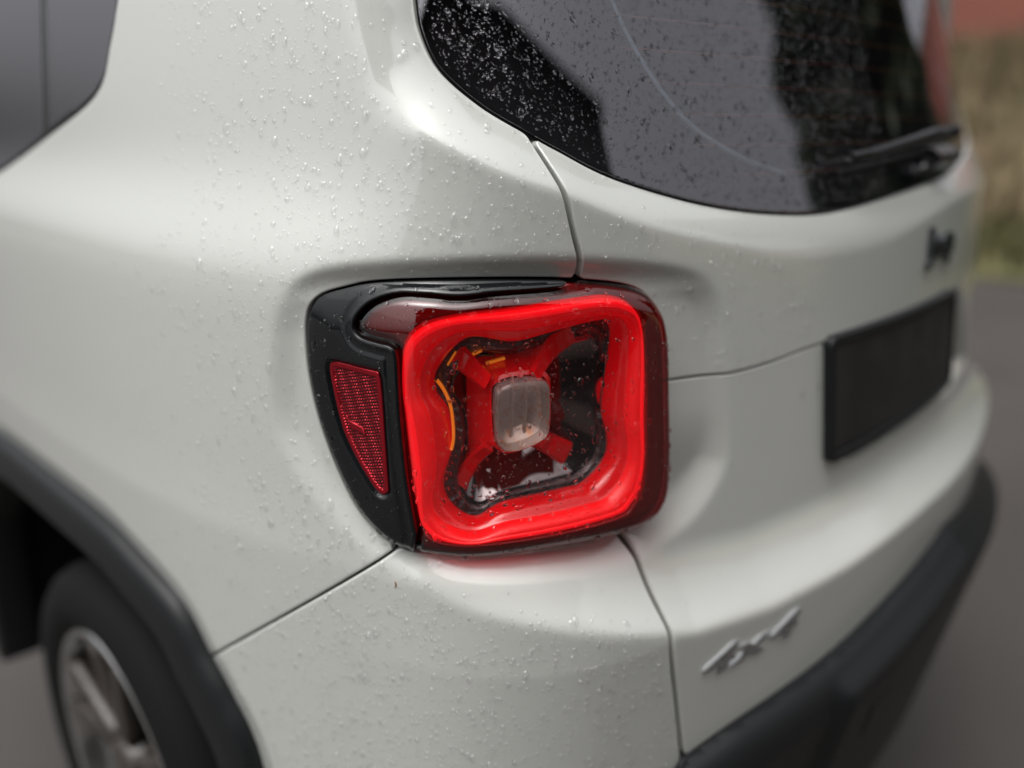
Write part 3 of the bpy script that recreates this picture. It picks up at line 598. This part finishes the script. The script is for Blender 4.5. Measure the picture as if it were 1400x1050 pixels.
# ================================================================ surroundings
def sheet(name, x0, x1, y0, y1, z, m, nx=2, ny=2, fz=None):
    xs = np.linspace(x0, x1, nx); ys = np.linspace(y0, y1, ny); X, Y = np.meshgrid(xs, ys, indexing='ij')
    Z = np.full(X.shape, float(z)) if fz is None else fz(X, Y)
    f = [[i*ny+j, (i+1)*ny+j, (i+1)*ny+j+1, i*ny+j+1] for i in range(nx-1) for j in range(ny-1)]
    return add(name, np.stack([X.ravel(), Y.ravel(), Z.ravel()], 1), f, m)
MT['asphalt'] = pmat('wet_asphalt', (.032, .027, .024), .55, var=(1.2, (.052, .045, .040), .35, .7), bump=(400, .4, .003))
MT['grass'] = pmat('grass', (.060, .062, .018), .8, var=(6, (.10, .085, .026), .35, .7))
MT['straw'] = pmat('dry_grass', (.17, .125, .07), .85, var=(2.0, (.13, .105, .05), .35, .65))
MT['brick'] = pmat('red_brick', (.26, .085, .06), .85, var=(5, (.18, .07, .05), .4, .7))
ZG0 = -.13
tag(sheet('ground', -400, 400, -400, 400, ZG0, 'asphalt'), None, None, kind='structure')
def vn(x, y, k):   # cheap smooth noise
    return (np.sin(x*1.7*k+1.3*np.sin(y*k*.9))+np.sin(y*2.3*k+x*k*.6)+.6*np.sin(x*4.1*k-y*3.3*k))/2.6
tag(sheet('grass_verge', 7.1, 11.2, -30, 30, 0, 'grass', 60, 400, lambda X, Y: ZG0+.004+.10*sm((X-7.1+.25*vn(X, Y, 1.1))/.5)+.03*vn(X, Y, 3.)), None, None, kind='structure')
tag(sheet('bank', 10.6, 15.5, -30, 30, 0, 'straw', 80, 300, lambda X, Y: ZG0-.05+2.4*sm((X-10.6)/3.6)+.10*vn(X, Y, 1.6)+.04*vn(X, Y, 5.)), None, None, kind='structure')
# tufts of dry and green grass
def tufts(name, n, xr, yr, zf, hr, m, lab, seed):
    g_ = np.random.default_rng(seed); V = []; F = []
    for i in range(n):
        x, y = g_.uniform(*xr), g_.uniform(*yr); z = float(zf(np.array([x]), np.array([y]))[0])
        for k in range(5):
            a = g_.uniform(0, 6.28); h = g_.uniform(*hr); w = .006+.012*g_.random(); lx, ly = .35*h*math.cos(a), .35*h*math.sin(a); px, py = -math.sin(a)*w, math.cos(a)*w
            b = len(V); V += [(x+px, y+py, z-.02), (x-px, y-py, z-.02), (x+lx*.5-px*.7, y+ly*.5-py*.7, z+h*.65), (x+lx*.5+px*.7, y+ly*.5+py*.7, z+h*.65), (x+lx, y+ly, z+h)]
            F += [[b, b+1, b+2, b+3], [b+3, b+2, b+4]]
    o = add(name, V, F, m, None, False); tag(o, lab, 'grass', kind='stuff')
tufts('verge_grass', 2500, (7.3, 11), (-3, 8), lambda X, Y: ZG0+.10*sm((X-7.1+.25*vn(X, Y, 1.1))/.5)+.03*vn(X, Y, 3.), (.08, .22), 'grass', 'short green grass growing along the kerbless verge', 3)
tufts('bank_grass', 2500, (10.8, 14.8), (-2, 9), lambda X, Y: ZG0-.05+2.4*sm((X-10.6)/3.6)+.10*vn(X, Y, 1.6)+.04*vn(X, Y, 5.), (.2, .5), 'straw', 'tall dry straw-coloured grass covering the bank', 4)
def boxm(x0, x1, y0, y1, z0, z1):
    v = [(x, y, z) for x in (x0, x1) for y in (y0, y1) for z in (z0, z1)]
    f = [[0, 1, 3, 2], [4, 6, 7, 5], [0, 4, 5, 1], [2, 3, 7, 6], [0, 2, 6, 4], [1, 5, 7, 3]]
    return v, f
def rot_add(name, v, f, m, parent): o = add(name, v, f, m, None, False); o.parent = parent; return o
wall = tag(empty('brick_wall', (15.6, 0, ZG0)), 'long red brick wall with stone coping on top of the grassy bank', 'wall')
v, f = boxm(-.15, .15, -30, 30, 1.8, 4.6); rot_add('wall_face', v, f, 'brick', wall)
MT['stone'] = pmat('coping_stone', (.3, .28, .26), .8)
for i in range(60):
    v, f = boxm(-.2, .2, -30+i+.006, -29.006+i, 4.602, 4.70)
    rot_add('coping_stone', v, f, 'stone', wall)
# house behind the photographer: only its reflection shows, in the rear window and the gloss trim
MT['timber'] = pmat('dark_timber', (.030, .026, .024), .8, var=(4, (.045, .038, .034), .4, .7))
MT['slate'] = pmat('slate', (.03, .031, .034), .7)
MT['pane'] = pmat('window_pane', (.01, .011, .012), .05, coat=1)
HX, HY, HR = -3.29, -5.29, math.radians(-25)
house = tag(empty('timber_house', (HX, HY, ZG0)), 'dark timber house with slate roof behind the parked car, mirrored in its window', 'house'); house.rotation_euler.z = HR
v, f = boxm(-7.6, 8.0, -8, 0, 0, 6.9); rot_add('wall', v, f, 'timber', house)
rv = [(-7.9, .3, 6.8), (8.2, .3, 6.8), (8.2, -4, 9.9), (-7.9, -4, 9.9), (8.2, -8.3, 6.8), (-7.9, -8.3, 6.8)]
rot_add('roof', rv, [[0, 1, 2, 3], [3, 2, 4, 5], [0, 3, 5], [1, 4, 2], [0, 5, 4, 1]], 'slate', house)
gv = [(-7.5, .25, 6.9), (-2.5, .25, 6.9), (-5.0, .25, 9.5), (-7.5, -4, 6.9), (-2.5, -4, 6.9), (-5.0, -4, 9.5)]
rot_add('gable', gv, [[0, 1, 2], [3, 5, 4], [0, 2, 5, 3], [1, 4, 5, 2]], 'timber', house)
for zz in (.9, 3.4):
    for xx in (-6.0, -3.4, 1.2, 3.4):
        v, f = boxm(xx, xx+1.1, -.02, .05, zz, zz+1.3); w = rot_add('window', v, f, 'stone', house)
        v, f = boxm(xx+.08, xx+1.02, .052, .06, zz+.08, zz+1.22); rot_add('pane', v, f, 'pane', w)
v, f = boxm(-1.2, -.2, -.02, .05, .1, 2.2); rot_add('door', v, f, 'slate', house)
# trees right of the car's tail, mirrored in the rear window
MT['leaf'] = pmat('evergreen', (.020, .034, .012), .6, var=(3, (.045, .06, .018), .4, .7)); MT['bark'] = pmat('bark', (.06, .045, .03), .9)
def tree(x, y, h, r, seed, lab):
    g_ = np.random.default_rng(seed); t = tag(empty('evergreen_tree', (x, y, ZG0)), lab, 'tree', 'evergreen trees beside the bank')
    th = np.linspace(0, 6.28, 10, endpoint=False)
    o = loft('trunk', [np.stack([q*np.cos(th)+.1*math.sin(z), q*np.sin(th), 0*th+z], 1) for z, q in ((-.1, .24), (.6, .19), (h*.5, .12), (h*.95, .02))], 'bark', None, cap=True); o.parent = t
    n = 9000; u = g_.random(n)**.7; z = .3+(h-.3)*(1-u); rr = r*(u**.42)*(.8+.25*np.sin(z*5+seed))*np.sqrt(g_.random(n)*.75+.25); a = g_.uniform(0, 6.28, n)
    rr *= 1+.22*np.sin(a*3+z*1.3)
    c = np.stack([rr*np.cos(a), rr*np.sin(a), z-.18*rr], 1)
    d1 = g_.normal(0, 1, (n, 3)); d1 /= np.linalg.norm(d1, axis=1)[:, None]; d2 = np.cross(d1, g_.normal(0, 1, (n, 3))); d2 /= np.linalg.norm(d2, axis=1)[:, None]
    w = g_.uniform(.14, .32, n)[:, None]; V = np.stack([c-d1*w, c+d2*w*.5, c+d1*w, c-d2*w*.5], 1).reshape(-1, 3)
    o = add('crown', V, (np.arange(n*4).reshape(-1, 4)).tolist(), 'leaf', None, False); o.parent = t
for k, (x, y, h, r) in enumerate(((7.4, -4.3, 6.9, 1.5), (8.9, -4.4, 7.8, 1.9), (9.6, -2.2, 6.4, 1.8), (11.0, -5.6, 8.6, 2.2), (12.4, -4.2, 6.8, 2.0), (12.6, -1.9, 5.9, 1.9), (11.2, -3.3, 7.4, 2.1))):
    tree(x, y, h, r, 20+k, 'tall dark evergreen tree beside the bank, mirrored in the rear window')
